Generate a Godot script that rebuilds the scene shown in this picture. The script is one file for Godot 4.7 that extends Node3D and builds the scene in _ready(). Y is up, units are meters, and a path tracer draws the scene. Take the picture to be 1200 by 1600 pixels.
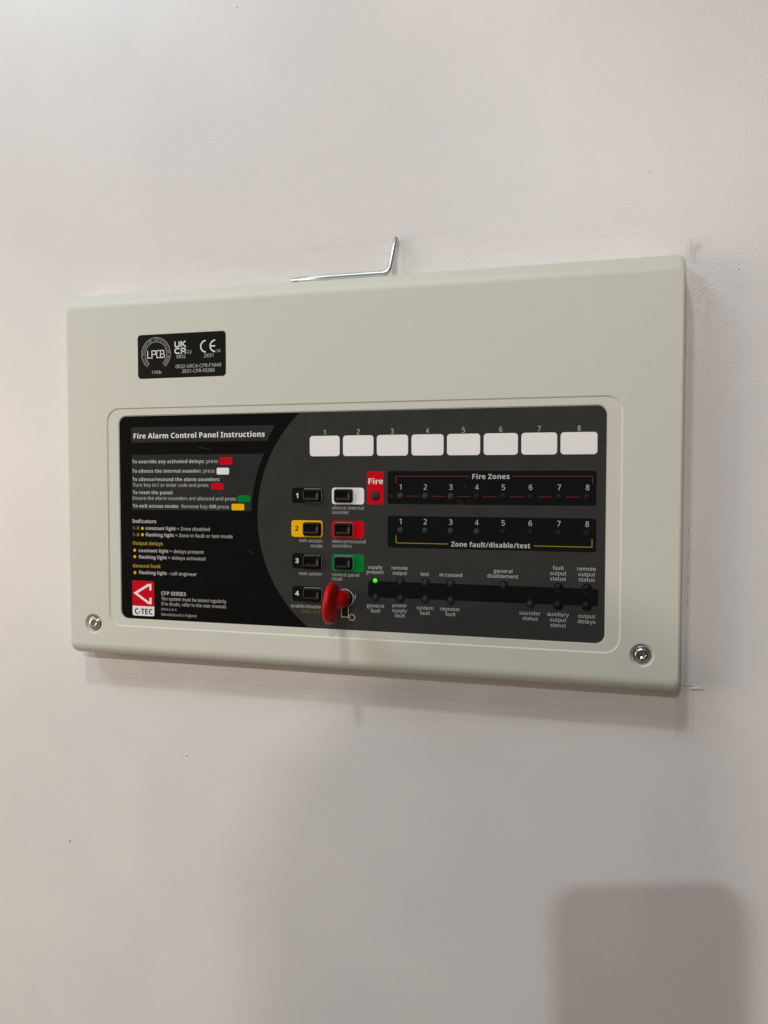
extends Node3D
# A wall-mounted fire alarm control panel, seen close up. Panel measurements are in millimetres:
# x to the right and y downwards from the middle of the cover, z outwards from the cover's front plane.

const DEPTH := 20.0            # the cover stands this far out from the wall
const PRINT := -0.62           # plane of the fascia sheet
var mats := {}
var taken := {}

func _ready():
	# ---------------------------------------------------------------- camera
	var cam := Camera3D.new()
	cam.name = "camera"
	cam.fov = 65.45
	cam.near = 0.02
	cam.far = 30.0
	cam.transform = Transform3D(Basis(Vector3(0.96376, 0.00067, -0.26676), Vector3(-0.01137, 0.99919, -0.03856), Vector3(0.26652, 0.0402, 0.96299)).orthonormalized(), Vector3(0.1501, 0.0, 0.470))
	add_child(cam)
	# ---------------------------------------------------------------- air and exposure
	var env := Environment.new()
	env.background_mode = Environment.BG_COLOR
	env.background_color = lin(1.0, 0.78, 0.60)
	env.background_energy_multiplier = 0.055
	env.tonemap_mode = Environment.TONE_MAPPER_LINEAR
	env.tonemap_exposure = 0.98
	env.sdfgi_enabled = true
	env.ssao_enabled = true
	env.ssil_enabled = true
	var we := WorldEnvironment.new()
	we.name = "surroundings"
	we.environment = env
	add_child(we)
	# ---------------------------------------------------------------- ceiling downlights, a row running away from the wall
	downlight(Vector3(-0.06, 1.06, 0.78), 0.08, 0.56, Color(1.0, 0.975, 0.94))
	downlight(Vector3(-0.85, 1.06, 0.78), 0.55, 1.1, Color(0.82, 0.93, 1.0))
	downlight(Vector3(-0.06, 0.99, 2.18), 0.045, 2.15, Color(0.95, 0.98, 1.0))
	downlight(Vector3(0.50, 0.99, 2.18), 0.075, 2.5, Color(1.0, 0.95, 0.90))
	# light coming in from the room's open side on the left
	var warm := AreaLight3D.new()
	warm.name = "side_light"
	warm.area_size = Vector2(0.6, 0.8)
	warm.area_normalize_energy = true
	warm.light_energy = 0.96
	warm.light_color = lin(1.0, 0.79, 0.62)
	warm.shadow_enabled = true
	warm.transform = Transform3D(Basis(), Vector3(-1.35, 0.0, 0.70)).looking_at(Vector3(0, -0.1, 0), Vector3.UP)
	add_child(warm)
	make_materials()
	build_wall()
	build_panel()
	build_key()
	build_hex_key()
	build_phone()
	build_floor()
	build_person()

# ==================================================================== helpers
func lin(r: float, g: float, b: float) -> Color:
	return Color(r, g, b).linear_to_srgb()

func P(x: float, y: float, z := 0.0) -> Vector3:
	return Vector3(x, -y, z + DEPTH) * 0.001

func downlight(at: Vector3, size: float, energy: float, tint: Color):
	var l := AreaLight3D.new()
	l.name = "downlight"
	l.area_size = Vector2(size, size)
	l.area_normalize_energy = true
	l.light_energy = energy
	l.light_color = tint
	l.shadow_enabled = true
	l.position = at
	l.rotation.x = -PI / 2
	add_child(l, true)

func mat(called: String, c: Color, rough: float, spec := 0.5, metal := 0.0) -> StandardMaterial3D:
	var m := StandardMaterial3D.new()
	m.resource_name = called
	m.albedo_color = c
	m.roughness = rough
	m.metallic_specular = spec
	m.metallic = metal
	mats[called] = m
	return m

func noise(freq: float, kind: int, octaves: int, sd: int) -> FastNoiseLite:
	var n := FastNoiseLite.new()
	n.noise_type = kind
	n.frequency = freq
	n.fractal_octaves = octaves
	n.seed = sd
	return n

func noise_tex(n: FastNoiseLite, side: int, as_normal := false, bump := 1.0, ramp: Gradient = null) -> NoiseTexture2D:
	var t := NoiseTexture2D.new()
	t.width = side
	t.height = side
	t.seamless = true
	t.noise = n
	t.as_normal_map = as_normal
	t.bump_strength = bump
	if ramp:
		t.color_ramp = ramp
	return t

func ramp(a: Color, b: Color) -> Gradient:
	var g := Gradient.new()
	g.set_color(0, a)
	g.set_color(1, b)
	return g

func numbered(called: String) -> String:
	var n: int = taken.get(called, 0)
	taken[called] = n + 1
	return called if n == 0 else "%s_%03d" % [called, n]

func begin() -> SurfaceTool:
	var st := SurfaceTool.new()
	st.begin(Mesh.PRIMITIVE_TRIANGLES)
	st.set_smooth_group(-1)
	return st

func put(called: String, st: SurfaceTool, material: Material, parent: Node = self) -> MeshInstance3D:
	st.generate_normals()
	return put_mesh(called, st.commit(), material, parent)

func put_mesh(called: String, m: Mesh, material: Material, parent: Node = self) -> MeshInstance3D:
	var o := MeshInstance3D.new()
	o.name = numbered(called)
	o.mesh = m
	o.material_override = material
	o.cast_shadow = GeometryInstance3D.SHADOW_CASTING_SETTING_ON
	parent.add_child(o, true)
	return o

func thing(called: String, label: String, category: String, at := Vector3.ZERO) -> Node3D:
	var o := Node3D.new()
	o.name = numbered(called)
	o.position = at
	o.set_meta("label", label)
	o.set_meta("category", category)
	add_child(o)
	return o

# rings run anticlockwise seen from the front; each later ring lies inside the one before as seen from the front
func ring(cx: float, cy: float, hw: float, hh: float, r: float, z: float, n := 6) -> PackedVector3Array:
	var out := PackedVector3Array()
	r = minf(r, minf(hw, hh))
	for q in 4:
		var sx := 1.0 if q == 0 or q == 3 else -1.0
		var sy := -1.0 if q < 2 else 1.0
		for i in n + 1:
			var a := (q + float(i) / n) * PI / 2
			out.append(P(cx + sx * (hw - r) + r * cos(a), cy + sy * (hh - r) - r * sin(a), z))
	return out

func circle(cx: float, cy: float, r: float, z: float, n := 24, squash := 1.0) -> PackedVector3Array:
	var out := PackedVector3Array()
	for i in n:
		var a := TAU * i / n
		out.append(P(cx + r * cos(a), cy - r * squash * sin(a), z))
	return out

func loft(st: SurfaceTool, rings: Array, smooth := -1, close := false):
	st.set_smooth_group(smooth)
	for k in rings.size() - 1:
		var a: PackedVector3Array = rings[k]
		var b: PackedVector3Array = rings[k + 1]
		var n := a.size()
		for i in n:
			var j := (i + 1) % n
			for v in [a[i], b[j], a[j], a[i], b[i], b[j]]:
				st.add_vertex(v)
	if close:
		fill(st, rings[-1])

func fill(st: SurfaceTool, r: PackedVector3Array):
	st.set_smooth_group(-1)
	var mid := Vector3.ZERO
	for v in r:
		mid += v / r.size()
	for i in r.size():
		for v in [mid, r[(i + 1) % r.size()], r[i]]:
			st.add_vertex(v)

func poly(st: SurfaceTool, pts: PackedVector2Array, z: float):
	st.set_smooth_group(-1)
	var idx := Geometry2D.triangulate_polygon(pts)
	if idx.is_empty():
		push_error("polygon failed")
	for k in range(0, idx.size(), 3):
		var a := pts[idx[k]]
		var b := pts[idx[k + 1]]
		var c := pts[idx[k + 2]]
		if (b - a).cross(c - a) < 0:      # y runs down, so this is anticlockwise on screen
			var t := b
			b = c
			c = t
		for v in [a, b, c]:
			st.add_vertex(P(v.x, v.y, z))

func flat_rect(st: SurfaceTool, x0: float, y0: float, x1: float, y1: float, r: float, z: float):
	fill(st, ring((x0 + x1) / 2, (y0 + y1) / 2, (x1 - x0) / 2, (y1 - y0) / 2, r, z, 5))

func outline(st: SurfaceTool, x0: float, y0: float, x1: float, y1: float, r: float, w: float, z: float):
	var cx := (x0 + x1) / 2
	var cy := (y0 + y1) / 2
	loft(st, [ring(cx, cy, (x1 - x0) / 2, (y1 - y0) / 2, r, z), ring(cx, cy, (x1 - x0) / 2 - w, (y1 - y0) / 2 - w, maxf(r - w, 0.05), z)])

func line(st: SurfaceTool, a: Vector2, b: Vector2, w: float, z: float):
	var d := (b - a).normalized() * w / 2
	var n := Vector2(-d.y, d.x)
	poly(st, PackedVector2Array([a - d + n, b + d + n, b + d - n, a - d - n]), z)

# a swept tube with a free cross section
func sweep(st: SurfaceTool, path: Array, radius: Array, sides: int, smooth := 1, lobes := 0, lobe_depth := 0.0, lobe_from := 999):
	var rings := []
	var up := Vector3(0, 0, 1) if absf((path[1] - path[0]).normalized().z) < 0.9 else Vector3(0, 1, 0)
	for k in path.size():
		var d: Vector3 = (path[mini(k + 1, path.size() - 1)] - path[maxi(k - 1, 0)]).normalized()
		var u := (up - d * up.dot(d)).normalized()
		up = u
		var w := d.cross(u)
		var r := PackedVector3Array()
		for i in sides:
			var a := TAU * i / sides
			var rr: float = radius[k] * (1.0 - (lobe_depth * (0.5 - 0.5 * cos(a * lobes)) if k >= lobe_from else 0.0))
			r.append(path[k] + u * rr * cos(a) - w * rr * sin(a))
		rings.append(r)
	var first: PackedVector3Array = rings[0].duplicate()
	first.reverse()
	loft(st, rings, smooth)
	fill(st, rings[-1])
	fill(st, first)

# ==================================================================== materials
func make_materials():
	var m := mat("wall paint", lin(0.775, 0.745, 0.72), 0.38, 0.55)
	m.uv1_triplanar = true
	m.uv1_world_triplanar = true
	m.uv1_scale = Vector3.ONE * 3.1
	m.albedo_texture = noise_tex(noise(0.004, FastNoiseLite.TYPE_SIMPLEX_SMOOTH, 4, 11), 512, false, 1, ramp(Color(0.965, 0.965, 0.97), Color(1, 1, 1)))
	m.heightmap_enabled = true
	m.heightmap_texture = noise_tex(noise(0.16, FastNoiseLite.TYPE_SIMPLEX_SMOOTH, 3, 5), 1024)
	m.heightmap_scale = 0.006
	m = mat("cover", lin(0.63, 0.63, 0.55), 0.42, 0.45)
	m.uv1_triplanar = true
	m.uv1_world_triplanar = true
	m.uv1_scale = Vector3.ONE * 11.0
	m.heightmap_enabled = true
	m.heightmap_texture = noise_tex(noise(0.15, FastNoiseLite.TYPE_SIMPLEX_SMOOTH, 3, 8), 1024)
	m.heightmap_scale = 0.011
	m = mat("fascia black", lin(0.0068, 0.0064, 0.0058), 0.42, 0.12)
	fascia_grain(m)
	m = mat("fascia grey", lin(0.043, 0.043, 0.041), 0.42, 0.12)
	fascia_grain(m)
	m = mat("print grey", lin(0.032, 0.032, 0.031), 0.42, 0.12)
	fascia_grain(m)
	m = mat("zone black", lin(0.0075, 0.009, 0.0095), 0.42, 0.12)
	fascia_grain(m)
	mat("window white", lin(0.86, 0.85, 0.83), 0.4, 0.3)
	mat("white", lin(0.82, 0.81, 0.80), 0.45, 0.3)
	mat("text", lin(0.50, 0.50, 0.49), 0.5, 0.25)
	mat("text bright", lin(0.78, 0.78, 0.77), 0.5, 0.25)
	mat("text dim", lin(0.42, 0.42, 0.41), 0.5, 0.25)
	mat("amber", lin(0.86, 0.48, 0.003), 0.45, 0.2)
	mat("amber text", lin(0.42, 0.28, 0.02), 0.45, 0.3)
	mat("amber dim", lin(0.20, 0.13, 0.02), 0.45, 0.3)
	mat("red", lin(0.60, 0.001, 0.010), 0.42, 0.2)
	mat("red line", lin(0.22, 0.02, 0.03), 0.45, 0.3)
	mat("green", lin(0.0, 0.20, 0.03), 0.42, 0.2)
	mat("logo red", lin(0.60, 0.001, 0.01), 0.42, 0.2)
	mat("ink", lin(0.02, 0.02, 0.02), 0.5, 0.25)
	mat("button", lin(0.003, 0.003, 0.0035), 0.3, 0.33)
	mat("lamp lens", lin(0.032, 0.032, 0.032), 0.5, 0.25)
	mat("lamp lens dark", lin(0.011, 0.012, 0.013), 0.5, 0.2)
	mat("lamp rim", lin(0.006, 0.007, 0.008), 0.4, 0.3)
	m = mat("lit green", lin(0.02, 0.5, 0.01), 0.3, 0.4)
	m.emission_enabled = true
	m.emission = lin(0.05, 1.0, 0.02)
	m.emission_energy_multiplier = 0.6
	mat("zinc", lin(0.62, 0.63, 0.62), 0.27, 0.5, 1.0)
	mat("bright steel", lin(0.70, 0.73, 0.73), 0.36, 0.5, 1.0)
	mat("dark zinc", lin(0.10, 0.11, 0.11), 0.3, 0.5, 1.0)
	mat("key red", lin(0.50, 0.001, 0.003), 0.4, 0.34)
	mat("lock black", lin(0.006, 0.006, 0.006), 0.35, 0.4)
	mat("label black", lin(0.006, 0.006, 0.006), 0.3, 0.4)
	mat("phone", lin(0.03, 0.03, 0.033), 0.4, 0.4)
	mat("phone glass", lin(0.01, 0.01, 0.01), 0.08, 0.5)
	mat("scratch", lin(0.10, 0.10, 0.10), 0.6, 0.2)
	mat("crack", lin(0.27, 0.26, 0.25), 0.9, 0.1)
	mat("skin", lin(0.42, 0.25, 0.18), 0.5, 0.4)
	mat("hair", lin(0.03, 0.022, 0.018), 0.6, 0.3)
	mat("jacket", lin(0.035, 0.04, 0.05), 0.9, 0.2)
	mat("trousers", lin(0.03, 0.03, 0.034), 0.9, 0.2)
	mat("shoe", lin(0.02, 0.02, 0.02), 0.5, 0.4)
	mat("floor", lin(0.22, 0.20, 0.18), 0.8, 0.3)
	mat("plaster", lin(0.70, 0.68, 0.66), 0.9, 0.2)
	mat("gap", lin(0.05, 0.05, 0.05), 0.9, 0.1)

func fascia_grain(m: StandardMaterial3D):
	m.uv1_triplanar = true
	m.uv1_world_triplanar = true
	m.uv1_scale = Vector3.ONE * 11.0
	if not mats.has("grain"):
		mats["grain"] = noise_tex(noise(0.2, FastNoiseLite.TYPE_SIMPLEX_SMOOTH, 2, 21), 512)
		mats["smear"] = noise_tex(noise(0.008, FastNoiseLite.TYPE_SIMPLEX_SMOOTH, 5, 22), 512, false, 1, ramp(Color(0.93, 0.93, 0.93), Color(1, 1, 1)))
	m.albedo_texture = mats["smear"]
	m.heightmap_enabled = true
	m.heightmap_texture = mats["grain"]
	m.heightmap_scale = 0.002

# ==================================================================== the wall
func build_wall():
	var box := BoxMesh.new()
	box.size = Vector3(3.2, 2.4, 0.12)
	var w := put_mesh("wall", box, mats["wall paint"])
	w.position = Vector3(0, -0.15, -0.06)
	w.set_meta("kind", "structure")
	w.set_meta("label", "off-white painted plaster wall behind the fire alarm panel")
	# brush marks and scuffs left in the paint round the cover
	marks(w, "scuff_mark", 191.0, -136.0, 211.0, -20.0, true, 31, lin(0.36, 0.37, 0.37), 0.26, 0)
	marks(w, "missed_paint", 189.5, 114.0, 200.0, 151.0, true, 32, lin(0.42, 0.36, 0.34), 0.14, 1)
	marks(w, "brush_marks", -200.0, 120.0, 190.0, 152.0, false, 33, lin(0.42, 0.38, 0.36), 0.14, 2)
	marks(w, "brush_marks", -190.0, -152.0, 190.0, -122.0, false, 34, lin(0.45, 0.45, 0.45), 0.07, 2)
	# hairline cracks, a flaked ridge of filler and small knocks
	var rng := RandomNumberGenerator.new()
	rng.seed = 4
	for i in 9:
		var y := 25.0 + 43.0 * i / 8.0 + rng.randf_range(-2.2, 2.2)
		var st := begin()
		var path := []
		for k in 4:
			path.append(Vector2(195.3 + rng.randf_range(-0.5, 0.5), y + k * rng.randf_range(0.5, 1.2)))
		stroke(st, path, rng.randf_range(0.14, 0.24), -DEPTH + 0.09)
		put("hairline_crack", st, mats["crack"], w).position -= w.position
	for k in [[190.5, 193.2], [193.9, 195.6], [196.3, 198.8]]:
		var st := begin()
		stroke(st, [Vector2(k[0], 114.7), Vector2((k[0] + k[1]) / 2, 114.95 + rng.randf_range(-0.1, 0.15)), Vector2(k[1], 115.0)], 0.45, -DEPTH + 0.09)
		put("hairline_crack", st, mats["crack"], w).position -= w.position
	lump(w, "filler_ridge", 200.6, 115.9, 4.3, 0.75, 0.8, 5)
	lump(w, "filler_ridge", 194.5, 115.6, 3.2, 0.35, 0.35, 6)
	lump(w, "paint_chip", -116.6, 183.3, 1.3, 0.8, 0.5, 7)
	lump(w, "paint_chip", -120.6, 182.2, 0.9, 0.5, 0.35, 8)
	lump(w, "paint_chip", -208.7, 252.4, 0.8, 1.1, 0.7, 9)
	for c in [Vector2(172.0, -170.2), Vector2(-76.2, -297.0), Vector2(218.4, -113.9), Vector2(-195.5, -124.0), Vector2(118.0, 165.0)]:
		lump(w, "paint_speck", c.x, c.y, 0.5, 0.45, 0.35, int(c.x))

func lump(parent: Node3D, called: String, x: float, y: float, rx: float, ry: float, rise: float, sd: int):
	# a small irregular raised crumb of filler or paint
	var rng := RandomNumberGenerator.new()
	rng.seed = sd
	var n := 18
	var rough := []
	for i in n:
		rough.append(rng.randf_range(0.7, 1.15))
	var rings := []
	for k in [[1.0, 0.0], [0.85, 0.55], [0.55, 0.9], [0.25, 1.0]]:
		var r := PackedVector3Array()
		for i in n:
			var a := TAU * i / n
			r.append(P(x + rx * k[0] * rough[i] * cos(a), y - ry * k[0] * rough[i] * sin(a), -DEPTH + 0.02 + rise * k[1] * rough[(i * 5) % n]))
		rings.append(r)
	var st := begin()
	loft(st, rings, 1, true)
	put(called, st, mats["plaster"], parent).position -= parent.position

func marks(parent: Node3D, called: String, x0: float, y0: float, x1: float, y1: float, upright: bool, sd: int, c: Color, strength: float, shape: int):
	# a thin film of brushed paint or dirt: streaks along the stroke, fading out raggedly
	var n := noise(0.35, FastNoiseLite.TYPE_SIMPLEX_SMOOTH, 3, sd)
	var long := 10
	var across := 256 if shape == 2 else 128
	var streak := n.get_image(long, across) if not upright else n.get_image(across, long)
	var w := 512 if not upright else 128
	var h := 256 if not upright else 512
	streak.resize(w, h, Image.INTERPOLATE_CUBIC)
	var patch := noise(0.012, FastNoiseLite.TYPE_SIMPLEX_SMOOTH, 4, sd + 50).get_image(w, h)
	var im := Image.create(w, h, false, Image.FORMAT_RGBA8)
	for j in h:
		for i in w:
			var u := float(i) / w
			var v := float(j) / h
			var s := clampf((streak.get_pixel(i, j).r - 0.42) * 3.0, 0.0, 1.0)
			var p := patch.get_pixel(i, j).r
			var edge := 1.0
			if shape == 0:
				edge = smoothstep(1.0, 0.25, u) * smoothstep(0.0, 0.06, v) * smoothstep(1.0, 0.35, v)
				s = s * 0.55 + 0.55 * exp(-(((u - 0.29) / 0.16) ** 2 + ((v - 0.085) / 0.05) ** 2))
			elif shape == 1:
				edge = smoothstep(0.0, 0.04, u) * smoothstep(1.0, 0.96, u) * smoothstep(1.0, 0.62, v)
				s = 0.35 + 0.5 * s
			else:
				edge = smoothstep(0.0, 0.1, u) * smoothstep(1.0, 0.9, u) * smoothstep(0.0, 0.2, v) * smoothstep(1.0, 0.5, v)
			var a := strength * s * edge * (smoothstep(0.25, 0.65, p) if shape != 1 else 1.0)
			im.set_pixel(i, j, Color(c.r, c.g, c.b, a))
	var m := mat(called + str(sd), Color.WHITE, 0.5, 0.3)
	m.transparency = BaseMaterial3D.TRANSPARENCY_ALPHA
	m.albedo_texture = ImageTexture.create_from_image(im)
	m.texture_repeat = false
	var st := SurfaceTool.new()
	st.begin(Mesh.PRIMITIVE_TRIANGLES)
	for q in [[0, 0], [1, 0], [1, 1], [0, 0], [1, 1], [0, 1]]:
		st.set_uv(Vector2(q[0], q[1]))
		st.set_normal(Vector3(0, 0, 1))
		st.add_vertex(P(lerpf(x0, x1, q[0]), lerpf(y0, y1, q[1]), -DEPTH + 0.04 + 0.012 * shape))
	put_mesh(called, st.commit(), m, parent).position -= parent.position

# ==================================================================== lettering
func font(bold: bool) -> SystemFont:
	var key := "font bold" if bold else "font"
	if not mats.has(key):
		var f := SystemFont.new()
		f.font_names = PackedStringArray(["Droid Sans"])
		f.font_weight = 700 if bold else 400
		mats[key] = f
	return mats[key]

func text_mesh(s: String, bold: bool, cap: float) -> TextMesh:
	var t := TextMesh.new()
	t.text = s
	t.font = font(bold)
	t.font_size = 48
	t.pixel_size = 0.00005
	t.depth = 0.0
	t.curve_step = 4.0
	t.horizontal_alignment = HORIZONTAL_ALIGNMENT_LEFT
	t.vertical_alignment = VERTICAL_ALIGNMENT_BOTTOM
	return t

func letters(parent: Node, s: String, x0: float, x1: float, base: float, cap: float, bold: bool, material: Material, z: float):
	var t := text_mesh(s, bold, cap)
	var box := t.get_aabb()
	var h := text_mesh("H", bold, cap).get_aabb()
	var tall := cap * 0.001 / h.size.y
	var o := put_mesh("lettering", t, material, parent)
	var k := (x1 - x0) * 0.001 / box.size.x
	o.scale = Vector3(k, tall, 1)
	o.position = P(x0, base, z) - Vector3(box.position.x * k, h.position.y * tall, 0)

func write_rows(parent: Node, rows: String, z: float):
	for row in rows.strip_edges().split("\n"):
		var f := row.strip_edges().split("|")
		var m: Material = mats[{"w": "text bright", "t": "text", "d": "text dim", "y": "amber text", "q": "amber dim", "k": "ink"}[f[5][1]]]
		letters(parent, f[0], float(f[1]), float(f[2]), float(f[3]), float(f[4]), f[5][0] == "b", m, z)

# ==================================================================== the panel
func build_panel():
	var panel := thing("fire_alarm_panel", "cream fire alarm control panel with black printed front on white wall", "alarm panel")
	build_cover(panel)
	build_fascia(panel)
	build_windows(panel)
	build_buttons(panel)
	build_lamps(panel)
	build_lock(panel)
	build_certificate(panel)
	for at in [Vector2(-172.2, 94.3), Vector2(170.6, 94.9)]:
		build_screw(panel, at)

func cover_ring(d: float) -> PackedVector3Array:
	# outline of the cover at a depth d behind its front plane: a long rounding above, a tighter one below, small ones at the sides
	var at := [0.0, 0.1, 0.3, 0.6, 1.0, 1.5, 2.0, 3.0, 4.0, 5.5, 7.0, 9.5]
	var above := [110.4, 111.3, 112.3, 113.2, 114.1, 115.0, 115.7, 116.8, 117.7, 118.8, 119.6, 120.8]
	var below := [107.6, 108.5, 109.4, 110.3, 111.1, 111.9, 112.5, 113.3, 113.9, 114.5, 114.9, 115.2]
	var k := 0
	while k < at.size() - 2 and d > at[k + 1]:
		k += 1
	var t: float = (d - at[k]) / (at[k + 1] - at[k])
	var hi := lerpf(above[k], above[k + 1], t)
	var lo := lerpf(below[k], below[k + 1], t)
	var ix := 1.6 - sqrt(maxf(0.0, 2.56 - (1.6 - minf(d, 1.6)) ** 2))
	return ring(-0.2, (lo - hi) / 2, 190.4 - ix, (lo + hi) / 2, 3.4, -d, 8)

func build_cover(panel: Node3D):
	var st := begin()
	var rings := []
	for d in [9.5, 7.0, 5.5, 4.0, 3.0, 2.0, 1.5, 1.0, 0.6, 0.3, 0.1, 0.0]:
		rings.append(cover_ring(d))
	loft(st, rings, 1)
	# front face between its outer edge and the recess, with the two round screw wells left open
	var edge := flat2(rings[-1])
	var gx0 := -160.4
	var gx1 := 159.4
	var gy0 := -46.0
	var gy1 := 95.1
	var gcx := (gx0 + gx1) / 2
	var gcy := (gy0 + gy1) / 2
	var groove: PackedVector3Array = ring(gcx, gcy, (gx1 - gx0) / 2, (gy1 - gy0) / 2, 9.0, 0.0, 8)
	var g2 := flat2(groove)
	front_half(st, edge, g2, -1, Vector2(-172.2, 94.3), 6.6)
	front_half(st, edge, g2, 1, Vector2(170.6, 94.9), 6.6)
	# the shallow recess for the fascia, in two steps
	var step := [groove]
	for k in [[0.35, -0.12], [0.6, -0.42], [0.85, -0.5]]:
		step.append(ring(gcx, gcy, (gx1 - gx0) / 2 - k[0], (gy1 - gy0) / 2 - k[0], 9.0 - k[0], k[1], 8))
	loft(st, step, 2)
	var seat := ring(-0.3, 24.5, 151.7, 65.7, 5.6, -0.5, 8)
	loft(st, [step[-1], seat])
	loft(st, [seat, ring(-0.3, 24.5, 151.35, 65.35, 5.3, -0.95, 8)], 3)
	fill(st, ring(-0.3, 24.5, 151.35, 65.35, 5.3, -0.95, 8))
	# screw wells
	for c in [Vector2(-172.2, 94.3), Vector2(170.6, 94.9)]:
		var well := []
		for k in [[6.6, 0.0], [6.2, -0.12], [5.9, -0.5], [5.6, -1.6], [5.1, -2.2], [4.0, -2.4]]:
			well.append(circle(c.x, c.y, k[0], k[1], 32))
		loft(st, well, 4, true)
	put("cover", st, mats["cover"], panel)
	# the back box that the cover closes, standing on the wall
	st = begin()
	var box := []
	for k in [[0.2, -DEPTH + 0.15], [0.2, -10.6], [0.5, -9.9], [1.2, -9.6], [5.0, -9.6]]:
		box.append(ring(0.0, -3.2, 190.2 - k[0], 118.2 - k[0], 3.2, k[1], 6))
	loft(st, box, 1)
	put("back_box", st, mats["cover"], panel)
	var back := begin()
	loft(back, [ring(0, -3.2, 189.6, 117.6, 3.0, -DEPTH + 0.02, 4), ring(0, -3.2, 189.6, 117.6, 3.0, -DEPTH + 0.5, 4)])
	put("back_edge", back, mats["gap"], panel)

func flat2(r: PackedVector3Array) -> PackedVector2Array:
	var out := PackedVector2Array()
	for v in r:
		out.append(Vector2(v.x, -v.y) * 1000.0)
	return out

func front_half(st: SurfaceTool, edge: PackedVector2Array, groove: PackedVector2Array, side: int, c: Vector2, r: float):
	# one half of the front face, cut again level with the screw so that the well opens into both pieces
	var half := PackedVector2Array()
	var e := []
	var g := []
	for v in edge:
		if v.x * side > 0:
			e.append(v)
	for v in groove:
		if v.x * side > 0:
			g.append(v)
	var top_down := func(a: Vector2, b: Vector2): return atan2(a.y - 20.0, a.x * side) < atan2(b.y - 20.0, b.x * side)
	e.sort_custom(top_down)
	g.sort_custom(top_down)
	var ey0: float = e[0].y
	var ey1: float = e[-1].y
	var gy0: float = g[0].y
	var gy1: float = g[-1].y
	var x_edge: float = side * 188.0
	for v in e:
		if absf(v.x) > absf(x_edge):
			x_edge = v.x
	# level cut through the well: y = c.y runs from the edge across the well to the corner of the recess
	var upper := PackedVector2Array([Vector2(0, ey0)])
	var lower := PackedVector2Array()
	for v in e:
		if v.y < c.y:
			upper.append(v)
	upper.append(Vector2(x_edge, c.y))
	for i in 17:
		var a := PI * i / 16.0
		upper.append(c + Vector2(side * cos(a), -sin(a)) * r)
	# meet the recess outline where it crosses the cut
	var hit: Vector2 = g[-1]
	var split := 0
	for i in g.size() - 1:
		if g[i].y < c.y and g[i + 1].y >= c.y:
			var t: float = (c.y - g[i].y) / (g[i + 1].y - g[i].y)
			hit = g[i].lerp(g[i + 1], t)
			split = i
	upper.append(hit)
	for i in range(split, -1, -1):
		upper.append(g[i])
	upper.append(Vector2(0, gy0))
	poly(st, upper, 0.0)
	lower.append(Vector2(x_edge, c.y))
	for v in e:
		if v.y > c.y:
			lower.append(v)
	lower.append(Vector2(0, ey1))
	lower.append(Vector2(0, gy1))
	for i in range(g.size() - 1, split, -1):
		lower.append(g[i])
	if hit.distance_to(lower[-1]) > 0.01:
		lower.append(hit)
	for i in 17:
		var a := PI * (1.0 - i / 16.0)
		lower.append(c + Vector2(side * cos(a), sin(a)) * r)
	poly(st, lower, 0.0)

func arc_x(y: float, r: float) -> float:
	return 29.6 - sqrt(r * r - (y - 22.4) ** 2)

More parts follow.
